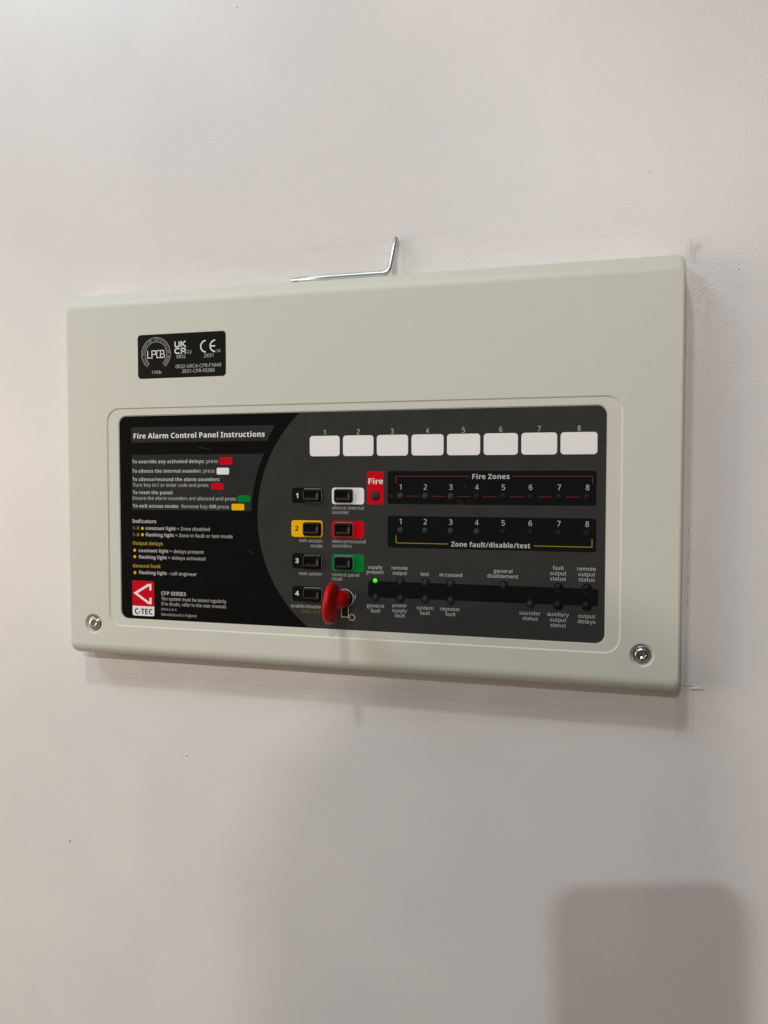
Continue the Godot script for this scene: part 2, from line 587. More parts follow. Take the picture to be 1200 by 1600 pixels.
func build_fascia(panel: Node3D):
	var st := begin()
	loft(st, [ring(-0.3, 24.5, 151.1, 65.1, 5.1, -0.95, 8), ring(-0.3, 24.5, 151.1, 65.1, 5.1, PRINT - 0.05, 8), ring(-0.3, 24.5, 151.0, 65.0, 5.0, PRINT, 8)], -1, true)
	var f := put("fascia", st, mats["fascia black"], panel)
	# the large grey field, bounded on its left by an arc
	var pts := PackedVector2Array()
	for i in 41:
		var y := -40.5 + 130.0 * i / 40.0
		pts.append(Vector2(arc_x(y, 84.8), y))
	for i in 9:
		var a := PI / 2 * (1.0 - i / 8.0)
		pts.append(Vector2(145.7 + 5.0 * cos(a), 84.5 + 5.0 * sin(a)))
	for i in 9:
		var a := -PI / 2 * i / 8.0
		pts.append(Vector2(145.7 + 5.0 * cos(a), -35.5 + 5.0 * sin(a)))
	var z := PRINT + 0.05
	st = begin()
	poly(st, pts, z)
	put("grey_field", st, mats["fascia grey"], f)
	# title bar and instruction block
	st = begin()
	poly(st, PackedVector2Array([Vector2(-142.8, -33.6), Vector2(-43.4, -33.2), Vector2(-48.9, -23.8), Vector2(-142.8, -23.8)]), z)
	put("title_bar", st, mats["print grey"], f)
	st = begin()
	pts = PackedVector2Array([Vector2(-142.8, 19.2), Vector2(-142.8, -16.0)])
	for i in 13:
		var y := -16.0 + 35.2 * i / 12.0
		pts.append(Vector2(arc_x(y, 89.0), y))
	poly(st, pts, z)
	put("instruction_block", st, mats["print grey"], f)
	# zone strips and the bar behind the status lamps
	for k in [[27.6, -5.2, 145.8, 14.1], [27.6, 21.0, 146.0, 39.6]]:
		st = begin()
		flat_rect(st, k[0], k[1], k[2], k[3], 1.6, PRINT + 0.1)
		put("zone_strip", st, mats["zone black"], f)
	st = begin()
	flat_rect(st, 15.6, 59.7, 147.4, 69.3, 1.6, PRINT + 0.1)
	put("lamp_bar", st, mats["zone black"], f)
	# colour chips of the instructions
	for k in [[-80.5, -14.0, -72.0, -9.4, "red"], [-82.6, -7.5, -74.2, -3.3, "white"], [-86.6, 2.0, -78.2, 6.0, "red"], [-68.3, 9.6, -59.9, 13.6, "green"], [-72.6, 14.8, -64.1, 18.8, "amber"]]:
		st = begin()
		flat_rect(st, k[0], k[1], k[2], k[3], 0.8, z + 0.05)
		put("colour_chip", st, mats[k[4]], f)
	# coloured fields beside the buttons
	for k in [[-32.5, 4.6, -13.0, 14.0, "zone black"], [-32.9, 24.4, -12.8, 34.5, "amber"], [-32.5, 44.4, -13.1, 53.7, "zone black"], [-32.5, 64.3, -13.1, 73.7, "zone black"], [-6.9, 4.6, 13.2, 14.5, "white"], [-6.9, 24.4, 13.2, 34.6, "red"], [-6.9, 44.2, 13.2, 54.6, "green"], [15.0, -5.1, 24.9, 14.3, "red"]]:
		st = begin()
		flat_rect(st, k[0], k[1], k[2], k[3], 1.7 if k[0] < 14 else 0.8, PRINT + 0.1)
		put("colour_field", st, mats[k[4]], f)
	# brackets and dashes
	var zl := PRINT + 0.15
	for k in [[32.8, 2.1, 75.6, -2.1], [143.8, 2.1, 100.2, -2.1]]:
		st = begin()
		stroke(st, [Vector2(k[0], k[1]), Vector2(k[0], k[3]), Vector2(k[2], k[3])], 0.34, zl)
		put("red_bracket", st, mats["red line"], f)
	for x in [29.9, 42.7, 57.6, 72.6, 87.7, 102.7, 118.1, 133.5]:
		st = begin()
		var w := 3.8 if x > 30 else 1.6
		line(st, Vector2(x - w, 9.4), Vector2(x + w, 9.4), 0.28, zl)
		put("red_dash", st, mats["red line"], f)
	for k in [[32.8, 32.4, 63.6, 36.8], [143.8, 32.4, 112.3, 36.8]]:
		st = begin()
		stroke(st, [Vector2(k[0], k[1]), Vector2(k[0], k[3]), Vector2(k[2], k[3])], 0.36, zl)
		put("amber_bracket", st, mats["amber text"], f)
	for at in [Vector2(-135.4, 31.1), Vector2(-135.4, 35.2), Vector2(-141.2, 45.3), Vector2(-141.2, 49.5), Vector2(-141.2, 59.8)]:
		st = begin()
		fill(st, circle(at.x, at.y, 0.95, zl, 16))
		put("amber_dot", st, mats["amber"], f)
	# maker's badge
	st = begin()
	flat_rect(st, -143.3, 65.0, -127.5, 87.6, 1.2, z)
	put("badge", st, mats["white"], f)
	st = begin()
	flat_rect(st, -143.3, 65.0, -127.5, 81.3, 0.5, z + 0.05)
	put("badge_field", st, mats["logo red"], f)
	st = begin()
	var vee := [Vector2(-130.1, 70.9), Vector2(-130.1, 67.5), Vector2(-131.6, 67.6), Vector2(-141.0, 73.0), Vector2(-131.6, 79.0), Vector2(-130.1, 79.1), Vector2(-130.1, 75.7)]
	stroke(st, vee, 1.5, z + 0.1)
	put("badge_mark", st, mats["white"], f)
	# key symbol round the lock
	st = begin()
	var cx := 1.2
	var cy := 70.6
	var arc := []
	for i in 37:
		var a := -PI / 2 + 0.36 + (TAU - 0.72) * i / 36.0
		arc.append(Vector2(cx + 5.2 * cos(a + PI), cy + 5.2 * sin(a + PI)))
	arc.clear()
	for i in 41:
		var a := PI / 2 + 0.42 + (TAU - 0.84) * i / 40.0
		arc.append(Vector2(cx + 5.3 * cos(a), cy + 5.3 * sin(a)))
	arc.append(Vector2(cx + 2.15, 82.0))
	arc.append(Vector2(cx - 2.15, 82.0))
	arc.append(arc[0])
	stroke(st, arc, 0.42, zl)
	stroke(st, circle_path(5.6, 82.0, 1.8), 0.42, zl)
	line(st, Vector2(7.7, 68.2), Vector2(7.7, 70.6), 0.36, zl)
	put("key_symbol", st, mats["text"], f)
	st = begin()
	flat_rect(st, cx - 1.75, 73.0, cx + 1.75, 81.6, 0.2, PRINT + 0.1)
	put("key_slot_print", st, mats["lock black"], f)
	# ---- all the writing
	write_rows(f, """
		Fire Alarm Control Panel Instructions|-141.0|-50.1|-26.3|3.3|bw
		To override any activated delays:|-142.2|-91.0|-10.5|2.2|bt
		press|-89.6|-81.7|-10.5|2.2|rt
		To silence the internal sounder:|-142.2|-93.2|-4.5|2.2|bt
		press|-91.7|-83.9|-4.5|2.2|rt
		To silence/resound the alarm sounders:|-142.2|-80.4|0.8|2.2|bt
		Turn key to|-142.0|-125.0|4.4|2.2|rt
		I|-123.9|-123.3|4.4|2.2|bt
		or enter code and press|-121.9|-88.3|4.4|2.2|rt
		To reset the panel:|-142.1|-113.1|9.2|2.2|bt
		Ensure the alarm sounders are silenced and press|-142.1|-69.4|12.8|2.2|rt
		To exit access mode:|-142.2|-109.2|17.8|2.2|bt
		Remove key|-107.1|-89.0|17.8|2.2|rt
		OR|-87.9|-83.0|17.8|2.2|bt
		press|-82.1|-74.3|17.8|2.2|rt
		Indicators|-142.6|-125.3|27.7|2.3|bt
		1-8|-142.4|-137.7|32.0|2.1|ry
		constant light|-133.1|-111.5|32.0|2.1|bt
		= Zone disabled|-110.6|-87.6|32.0|2.1|rt
		1-8|-142.4|-137.7|36.2|2.1|ry
		flashing light|-133.1|-112.8|36.2|2.1|bt
		= Zone in fault or test mode|-111.8|-72.1|36.2|2.1|rt
		Output delays|-142.5|-120.8|41.8|2.2|by
		constant light|-138.3|-116.8|46.4|2.1|bt
		= delays present|-115.8|-92.0|46.4|2.1|rt
		flashing light|-138.3|-118.0|50.6|2.1|bt
		= delays activated|-117.0|-90.9|50.6|2.1|rt
		General fault|-142.6|-122.6|56.4|2.2|by
		flashing light|-138.3|-118.2|60.6|2.1|bt
		- call engineer|-117.3|-96.9|60.6|2.1|rt
		C-TEC|-141.6|-128.7|86.5|3.6|bk
		CFP SERIES|-122.3|-104.7|73.6|2.4|bt
		The system must be tested regularly.|-122.3|-76.3|76.9|2.1|rt
		If in doubt, refer to the user manual.|-122.3|-76.5|80.2|2.1|rt
		EN54-2 & 4|-122.3|-111.5|83.4|1.5|rd
		Manufactured in England|-122.3|-97.5|86.8|1.7|rd
		1|-29.9|-28.4|10.9|2.9|bw
		2|-30.5|-28.3|30.8|2.9|bk
		3|-30.4|-28.2|50.4|2.9|bw
		4|-30.6|-28.1|70.3|2.9|bw
		silence internal|-6.8|13.0|17.6|2.1|rd
		sounder|-6.8|3.9|20.3|2.1|rd
		exit access|-27.8|-13.0|37.6|2.1|rd
		mode|-20.4|-13.0|40.7|2.1|rd
		silence/resound|-6.8|14.1|37.6|2.1|rd
		sounders|-6.8|5.4|40.3|2.1|rd
		next option|-28.1|-13.5|57.6|2.1|rd
		control panel|-6.9|10.1|57.6|2.1|rd
		reset|-6.9|-0.3|60.2|2.1|rd
		enable/disable|-33.4|-14.1|77.6|2.1|rd
		lamp test|-26.5|-14.5|80.7|2.1|rq
		Fire|15.9|24.8|2.4|3.3|bw
		Fire Zones|77.5|98.6|-0.6|2.8|bt
		Zone fault/disable/test|65.5|110.3|38.2|2.8|bt
	""", PRINT + 0.2)
	write_rows(f, """
		supply|15.5|24.5|52.5|2.1|rt
		present|14.9|25.2|55.4|2.1|rt
		remote|30.2|39.8|52.5|2.1|rt
		output|30.7|39.4|55.5|2.1|rt
		test|47.4|52.5|55.6|2.1|rt
		accessed|58.6|71.9|55.6|2.1|rt
		general|90.0|100.5|52.5|2.1|rt
		disablement|86.5|103.8|55.4|2.1|rt
		fault|122.8|128.8|49.8|2.1|rt
		output|121.3|130.2|52.8|2.1|rt
		status|121.5|129.9|55.8|2.1|rt
		remote|136.1|146.0|49.8|2.1|rt
		output|136.7|145.7|52.9|2.1|rt
		status|136.9|145.4|55.8|2.1|rt
		general|14.9|25.4|75.4|2.1|rt
		fault|17.2|23.2|78.4|2.1|rt
		power|30.7|39.4|74.6|2.1|rt
		supply|30.5|39.4|77.6|2.1|rt
		fault|32.0|38.1|80.6|2.1|rt
		system|45.3|55.1|75.4|2.1|rt
		fault|47.2|53.2|78.4|2.1|rt
		repeater|59.3|70.9|75.4|2.1|rt
		fault|62.3|68.2|78.4|2.1|rt
		sounder|104.6|116.4|75.7|2.1|rt
		status|106.3|114.9|78.7|2.1|rt
		auxiliary|120.0|131.8|75.7|2.1|rt
		output|121.5|130.4|78.8|2.1|rt
		status|121.8|130.2|81.8|2.1|rt
		output|136.8|145.9|76.0|2.1|rt
		delays|136.6|146.1|79.0|2.1|rt
	""", PRINT + 0.2)
	var wins := [-11.4, 9.6, 30.4, 51.4, 72.4, 93.5, 114.8, 136.3]
	var lamps := [35.4, 50.2, 65.2, 80.2, 95.2, 110.3, 125.9, 141.1]
	for i in 8:
		var half: float = 0.85 if i > 0 else 0.6
		letters(f, str(i + 1), wins[i] - half, wins[i] + half, -26.9, 3.0, false, mats["text"], PRINT + 0.2)
		half = 0.95 if i > 0 else 0.6
		letters(f, str(i + 1), lamps[i] - half, lamps[i] + half, 5.6, 3.1, false, mats["text"], PRINT + 0.2)
		letters(f, str(i + 1), lamps[i] - half, lamps[i] + half, 25.7, 3.1, false, mats["text"], PRINT + 0.2)
	# light scratches and specks of dust on the sheet
	for k in [[-7.6, -30.9, -7.4, -27.4], [-8.4, 1.2, -7.0, 3.2], [-57.0, -8.5, -52.5, -12.5], [70.0, 12.0, 72.2, 14.4], [72.6, 5.0, 73.6, 3.6], [-95.0, -20.4, -86.0, -18.6], [34.0, -30.5, 34.3, -28.8], [-62.0, 44.0, -58.5, 45.0]]:
		st = begin()
		line(st, Vector2(k[0], k[1]), Vector2(k[2], k[3]), 0.13, PRINT + 0.22)
		put("scratch", st, mats["scratch"], f)
	# outlines printed round the buttons
	for k in [[-25.2, 5.2, -13.4, 13.6, "text dim"], [-25.2, 25.4, -13.6, 33.9, "amber dim"], [-25.2, 45.2, -13.4, 53.3, "text dim"], [-25.2, 65.0, -13.4, 73.3, "text dim"], [-5.4, 25.4, 6.4, 33.7, "text dim"], [-5.4, 45.3, 6.4, 53.7, "text dim"], [-5.4, 5.2, 6.4, 13.6, "text dim"]]:
		st = begin()
		outline(st, k[0], k[1], k[2], k[3], 1.5, 0.3, PRINT + 0.16)
		put("button_outline", st, mats[k[4]], f)

func circle_path(cx: float, cy: float, r: float) -> Array:
	var out := []
	for i in 29:
		out.append(Vector2(cx + r * cos(TAU * i / 28.0), cy + r * sin(TAU * i / 28.0)))
	return out

func stroke(st: SurfaceTool, pts: Array, w: float, z: float):
	# a mitred ribbon along a path
	var l := []
	var r := []
	var closed: bool = pts[0].distance_to(pts[-1]) < 0.01
	for i in pts.size():
		var p: Vector2 = pts[i]
		var before: Vector2 = pts[i - 1] if i > 0 else (pts[-2] if closed else p)
		var after: Vector2 = pts[i + 1] if i < pts.size() - 1 else (pts[1] if closed else p)
		var d0 := (p - before).normalized() if before != p else (after - p).normalized()
		var d1 := (after - p).normalized() if after != p else d0
		var n := (Vector2(-d0.y, d0.x) + Vector2(-d1.y, d1.x)).normalized()
		var k := w / 2 / maxf(0.45, n.dot(Vector2(-d1.y, d1.x)))
		l.append(p + n * k)
		r.append(p - n * k)
	for i in pts.size() - 1:
		for q in [[l[i], l[i + 1], r[i + 1]], [l[i], r[i + 1], r[i]]]:
			var turned: bool = (q[1] - q[0]).cross(q[2] - q[0]) < 0
			for v in ([q[0], q[2], q[1]] if turned else q):
				st.add_vertex(P(v.x, v.y, z))

func build_windows(panel: Node3D):
	var wins := [[-20.9, -1.9], [0.1, 19.0], [21.0, 39.9], [41.9, 60.9], [62.8, 81.9], [83.9, 103.1], [105.0, 124.6], [126.4, 146.1]]
	for w in wins:
		var st := begin()
		var cx: float = (w[0] + w[1]) / 2
		var hw: float = (w[1] - w[0]) / 2
		loft(st, [ring(cx, -20.2, hw, 6.1, 1.9, PRINT + 0.05), ring(cx, -20.2, hw - 0.08, 6.02, 1.8, PRINT + 0.16)], -1, true)
		put("zone_window", st, mats["window white"], panel)

func build_buttons(panel: Node3D):
	for c in [Vector2(-19.3, 9.4), Vector2(-19.4, 29.6), Vector2(-19.3, 49.3), Vector2(-19.3, 69.2), Vector2(0.5, 9.4), Vector2(0.5, 29.5), Vector2(0.5, 49.5)]:
		var st := begin()
		var rings := []
		for k in [[5.75, 3.95, 1.3, PRINT + 0.05], [5.65, 3.85, 1.3, PRINT + 1.7], [5.45, 3.65, 1.2, PRINT + 2.1], [5.05, 3.25, 1.0, PRINT + 2.35], [4.4, 2.6, 0.7, PRINT + 2.42], [4.05, 2.25, 0.6, PRINT + 2.3], [3.75, 1.95, 0.5, PRINT + 2.05], [2.2, 0.9, 0.4, PRINT + 1.9]]:
			rings.append(ring(c.x, c.y, k[0], k[1], k[2], k[3], 5))
		loft(st, rings, 1, true)
		put("button", st, mats["button"], panel)

func build_lamps(panel: Node3D):
	var xs := [35.4, 50.2, 65.2, 80.2, 95.2, 110.4, 125.9, 141.1]
	var spots := [[20.1, 9.4, "lamp lens", 2.6, ""]]
	for i in 8:
		spots.append([xs[i], 9.4, "lamp lens" if i < 3 else "lamp lens dark", 1.95, ""])
		spots.append([xs[i], 29.3, "lamp lens" if i < 4 else "lamp lens dark", 1.85, ""])
	spots.append([20.1, 59.4, "lit green", 1.4, "lit green supply present lamp"])
	for x in [35.3, 50.3, 65.1, 95.5]:
		spots.append([x, 59.3, "lamp lens", 1.75, ""])
	for x in [126.0, 141.2]:
		spots.append([x, 59.6, "lamp rim", 2.0, ""])
	for x in [20.1, 35.3, 50.2, 65.2, 110.6]:
		spots.append([x, 69.4, "lamp lens", 1.75, ""])
	for x in [125.9, 141.2]:
		spots.append([x, 69.7, "lamp rim", 2.0, ""])
	for s in spots:
		var st := begin()
		var r: float = s[3]
		var z := PRINT + 0.13
		var low: bool = s[1] > 40
		loft(st, [circle(s[0], s[1], r + 0.8 if low else r + 0.25, z), circle(s[0], s[1], r + 0.72 if low else r + 0.2, z + 0.1), circle(s[0], s[1], r, z + 0.1), circle(s[0], s[1], r, z + 0.02)], 1)
		var o := put("indicator_lamp", st, mats["lamp rim"] if s[1] > 40 or s[0] < 22 else mats["zone black"], panel)
		st = begin()
		var dome := []
		for k in 6:
			var a := PI / 2 * k / 5.4
			dome.append(circle(s[0], s[1], r * cos(a) * 0.99, z + 0.04 + 0.7 * sin(a)))
		loft(st, dome, 1, true)
		put("lens", st, mats[s[2]], o)
		if s[4]:
			o.set_meta("label", s[4])

func build_lock(panel: Node3D):
	var st := begin()
	loft(st, [circle(1.2, 70.6, 4.9, PRINT + 0.1, 32), circle(1.2, 70.6, 4.8, PRINT + 0.7, 32), circle(1.2, 70.6, 4.4, PRINT + 0.9, 32), circle(1.2, 70.6, 2.6, PRINT + 0.7, 32)], 1, true)
	put("lock_barrel", st, mats["lock black"], panel)

func build_certificate(panel: Node3D):
	var st := begin()
	loft(st, [ring(-106.2, -77.9, 30.7, 13.8, 2.3, 0.0), ring(-106.2, -77.9, 30.7, 13.8, 2.3, 0.12), ring(-106.2, -77.9, 30.6, 13.7, 2.2, 0.16)], -1, true)
	var c := put("certification_label", st, mats["label black"], panel)
	c.set_meta("label", "small black certification label near the upper left of the cover")
	var z := 0.21
	write_rows(c, """
		176b|-127.0|-120.2|-66.9|2.0|rt
		22|-101.9|-98.8|-78.8|1.9|rd
		0832|-109.3|-103.1|-76.0|2.2|rt
		14|-81.7|-79.1|-78.6|1.9|rt
		2831|-90.4|-84.0|-75.9|2.2|rt
		0832-UKCA-CPR-F1049|-110.1|-78.7|-69.9|2.2|rt
		2831-CPR-F0386|-105.6|-83.1|-66.8|2.2|rt
	""", z)
	# round seal: an open double ring with the words between, and the four letters drawn across the middle
	var s := Vector2(-123.8, -79.4)
	st = begin()
	for r in [10.2, 7.6]:
		var pts := []
		for i in 49:
			var a := deg_to_rad(130.0 + 280.0 * i / 48.0)
			pts.append(s + Vector2(cos(a), sin(a)) * r)
		stroke(st, pts, 0.3, z)
	for a in [130.0, 410.0]:
		var d := Vector2(cos(deg_to_rad(a)), sin(deg_to_rad(a)))
		line(st, s + d * 7.6, s + d * 10.2, 0.3, z)
	put("seal_ring", st, mats["text dim"], c)
	var words := "LOSS PREVENTION CERTIFICATION BOARD"
	st = SurfaceTool.new()
	for i in words.length():
		if words[i] == " ":
			continue
		var t := text_mesh(words[i], false, 1.5)
		var am := t.get_mesh_arrays()
		var m := ArrayMesh.new()
		m.add_surface_from_arrays(Mesh.PRIMITIVE_TRIANGLES, am)
		var a := deg_to_rad(137.0 + 266.0 * i / (words.length() - 1))
		var at := s + Vector2(cos(a), sin(a)) * 8.2
		var box := t.get_aabb()
		var turn := Transform3D(Basis(Vector3(0, 0, 1), -(a + PI / 2)), P(at.x, at.y, z))
		var k := 1.5 * 0.001 / text_mesh("H", false, 1.5).get_aabb().size.y
		st.append_from(m, 0, turn * Transform3D(Basis().scaled(Vector3(k * 0.9, k, 1)), -Vector3(box.get_center().x * 0.9, box.position.y, 0) * k))
	put_mesh("lettering", st.commit(), mats["text dim"], c)
	st = begin()
	stroke(st, [Vector2(-129.7, -81.6), Vector2(-129.7, -77.0), Vector2(-127.4, -77.0)], 0.55, z)
	stroke(st, [Vector2(-126.7, -76.4), Vector2(-126.7, -81.4), Vector2(-124.4, -81.4), Vector2(-124.0, -81.0), Vector2(-124.0, -79.5), Vector2(-124.4, -79.1), Vector2(-126.4, -79.1)], 0.55, z)
	stroke(st, [Vector2(-121.2, -81.4), Vector2(-122.9, -81.4), Vector2(-123.3, -81.0), Vector2(-123.3, -77.4), Vector2(-122.9, -77.0), Vector2(-121.2, -77.0)], 0.55, z)
	stroke(st, [Vector2(-120.6, -79.2), Vector2(-118.4, -79.2), Vector2(-117.9, -78.7), Vector2(-117.9, -77.5), Vector2(-118.4, -77.0), Vector2(-120.6, -77.0), Vector2(-120.6, -81.4), Vector2(-118.6, -81.4), Vector2(-118.2, -81.0), Vector2(-118.2, -79.6), Vector2(-118.5, -79.3)], 0.55, z)
	put("seal_letters", st, mats["text bright"], c)
	# the two approval marks, drawn as strokes
	st = begin()
	var w := 0.75
	stroke(st, [Vector2(-110.3, -86.5), Vector2(-110.3, -83.8), Vector2(-109.8, -83.2), Vector2(-108.0, -83.2), Vector2(-107.4, -83.8), Vector2(-107.4, -86.5)], w, z)
	line(st, Vector2(-106.0, -86.3), Vector2(-106.0, -83.3), w, z)
	line(st, Vector2(-103.3, -86.4), Vector2(-105.6, -84.9), w, z)
	line(st, Vector2(-105.4, -85.0), Vector2(-103.1, -83.2), w, z)
	stroke(st, [Vector2(-107.1, -82.1), Vector2(-109.4, -82.1), Vector2(-110.3, -81.3), Vector2(-110.3, -80.0), Vector2(-109.4, -79.2), Vector2(-107.1, -79.2)], w, z)
	stroke(st, [Vector2(-106.0, -78.8), Vector2(-106.0, -81.3), Vector2(-105.2, -82.1), Vector2(-103.9, -82.1), Vector2(-103.1, -81.3), Vector2(-103.1, -78.8)], w, z)
	line(st, Vector2(-105.9, -80.2), Vector2(-103.2, -80.2), w, z)
	put("approval_mark", st, mats["text bright"], c)
	st = begin()
	for x in [-89.0, -82.5]:
		var pts := []
		for i in 19:
			var a := deg_to_rad(92.0 + 176.0 * i / 18.0)
			pts.append(Vector2(x + 3.5 * cos(a), -82.7 + 3.5 * sin(a)))
		stroke(st, pts, 0.85, z)
	line(st, Vector2(-85.7, -82.7), Vector2(-83.0, -82.7), 0.75, z + 0.04)
	put("approval_mark", st, mats["text bright"], c)

func build_screw(panel: Node3D, c: Vector2):
	var st := begin()
	# washer, then the domed head with its star-shaped socket
	loft(st, [circle(c.x, c.y, 4.9, -2.3, 32), circle(c.x, c.y, 4.9, -1.8, 32), circle(c.x, c.y, 4.6, -1.65, 32), circle(c.x, c.y, 3.6, -1.65, 32)], 2)
	var head := [circle(c.x, c.y, 3.7, -1.65, 32), circle(c.x, c.y, 3.75, -0.9, 32)]
	for k in [[3.7, -0.45], [3.5, -0.2], [3.1, 0.0], [2.6, 0.08], [2.2, 0.1]]:
		head.append(circle(c.x, c.y, k[0], k[1], 32))
	var sock := star(c, 2.0, 0.05, 32)
	head[-1] = sock
	loft(st, head, 1)
	var s := put("screw", st, mats["zinc"], panel)
	st = begin()
	loft(st, [sock, star(c, 1.75, -1.0, 32)], -1)
	loft(st, [star(c, 1.75, -1.0, 32), circle(c.x, c.y, 0.7, -1.3, 32)], 3, true)
	put("socket", st, mats["zinc"], s)

func star(c: Vector2, r: float, z: float, n: int) -> PackedVector3Array:
	var out := PackedVector3Array()
	for i in n:
		var a := TAU * i / n
		var rr := r * (1.0 + 0.14 * cos(6.0 * a))
		out.append(P(c.x + rr * cos(a), c.y - rr * sin(a), z))
	return out

# ==================================================================== the key in the lock
func build_key():
	var k := thing("key", "red plastic-headed key standing in the panel's key switch", "key", P(0.1, 70.6, 0.5))
	var st := begin()
	# the round bow: a rounded disc standing out from the panel, its plane square to the panel
	var R := 12.2
	var prof := []
	for i in 13:
		var a := -PI / 2 + PI * i / 12.0
		prof.append(Vector2(R - 1.6 + 1.6 * cos(a), 1.9 * sin(a)))
	var rings := []
	for p in [Vector2(5.0, -1.65), Vector2(9.6, -1.75)] + prof + [Vector2(9.6, 1.75), Vector2(5.0, 1.65)]:
		var r := PackedVector3Array()
		for i in 48:
			var a := TAU * i / 48
			r.append(Vector3(p.y, p.x * cos(a), p.x * sin(a) * 0.98) * 0.001)
		rings.append(r)
	var first: PackedVector3Array = rings[0].duplicate()
	first.reverse()
	loft(st, rings, 1)
	fill(st, rings[-1])
	fill(st, first)
	var bow := put("bow", st, mats["key red"], k)
	bow.position = Vector3(-0.0006, -0.0002, 0.0190)
	bow.rotation = Vector3(0, 0.03, -0.055)
	st = begin()
	sweep(st, [Vector3(0, 0, 0.0008), Vector3(0, 0, 0.0018), Vector3(0, 0, 0.0030), Vector3(-0.0001, 0, 0.0075), Vector3(-0.0003, 0, 0.0105), Vector3(-0.0007, 0, 0.0135), Vector3(-0.0010, 0, 0.016)], [0.0044, 0.0052, 0.0055, 0.0055, 0.0053, 0.0044, 0.0020], 28)
	put("neck", st, mats["key red"], k)
	st = begin()
	sweep(st, [Vector3(0, 0, -0.004), Vector3(0, 0, 0.0009)], [0.0026, 0.0026], 20)
	put("blade", st, mats["zinc"], k)

# ==================================================================== the L-shaped key lying on the top edge
func build_hex_key():
	var k := thing("hex_key", "small bent chrome hex key lying on the panel's top edge against wall", "hex key", P(0, -122.2, -10.0))
	var st := begin()
	var pts := [Vector3(-35.9, 0.0, 0), Vector3(-35.7, 0.0, 0), Vector3(-31.6, 0.0, 0), Vector3(-31.2, 0.0, 0), Vector3(-10, 0.05, 0), Vector3(21.4, 0.1, 0)]
	var rad := [1.0, 1.2, 1.2, 1.7, 1.7, 1.7]
	for i in 9:
		var a := deg_to_rad(88.0) * (i + 1) / 9.0
		pts.append(Vector3(21.6 + 4.4 * sin(a), 0.1 + 4.4 * (1.0 - cos(a)), -1.9 * ((i + 1) / 9.0) ** 2))
		rad.append(1.7)
	pts.append(Vector3(26.8, 14.0, -5.4))
	rad.append(1.7)
	pts.append(Vector3(27.9, 22.2, -7.9))
	rad.append(1.5)
	pts.append(Vector3(27.95, 22.9, -8.1))
	rad.append(1.2)
	var path := []
	var r := []
	for i in pts.size():
		path.append(pts[i] * 0.001)
		r.append(rad[i] * 0.001)
	sweep(st, path, r, 18, 1)
	put("bent_rod", st, mats["bright steel"], k)

# ==================================================================== the phone whose shadow falls on the wall
func build_phone():
	var b := Basis(Vector3(0.96376, 0.00067, -0.26676), Vector3(-0.01137, 0.99919, -0.03856), Vector3(0.26652, 0.0402, 0.96299)).orthonormalized()
	var ph := thing("phone", "dark phone held upright before the wall, casting the rounded shadow at lower right", "phone")
	ph.transform = Transform3D(b, Vector3(0.1501, 0.0, 0.470) + b * Vector3(-0.031, -0.038, 0.0))
	var st := begin()
	var hw := 43.5
	var hh := 80.0
	var rings := []
	for k in [[1.2, -16.0], [0.3, -15.4], [0.0, -14.5], [0.0, -8.5], [0.3, -7.6], [1.2, -7.0]]:
		var r := PackedVector3Array()
		for v in ring(0, 0, hw - k[0], hh - k[0], 13.0 - k[0], 0.0, 8):
			r.append(Vector3(v.x, v.y, (-k[1] - 23.0 + 26.0) * 0.001))
		r.reverse()
		rings.append(r)
	rings.reverse()
	loft(st, rings, 1)
	var back: PackedVector3Array = rings[-1]
	fill(st, back)
	var front: PackedVector3Array = rings[0].duplicate()
	front.reverse()
	fill(st, front)
	put("body", st, mats["phone"], ph)

# ==================================================================== the floor and the photographer who holds the phone
const FLOOR := -1.33

func build_floor():
	var box := BoxMesh.new()
	box.size = Vector3(3.2, 0.08, 3.0)
	var o := put_mesh("floor", box, mats["floor"])
	o.position = Vector3(0, FLOOR - 0.04, 1.5)
	o.set_meta("kind", "structure")
	o.set_meta("label", "plain grey floor at the foot of the wall")

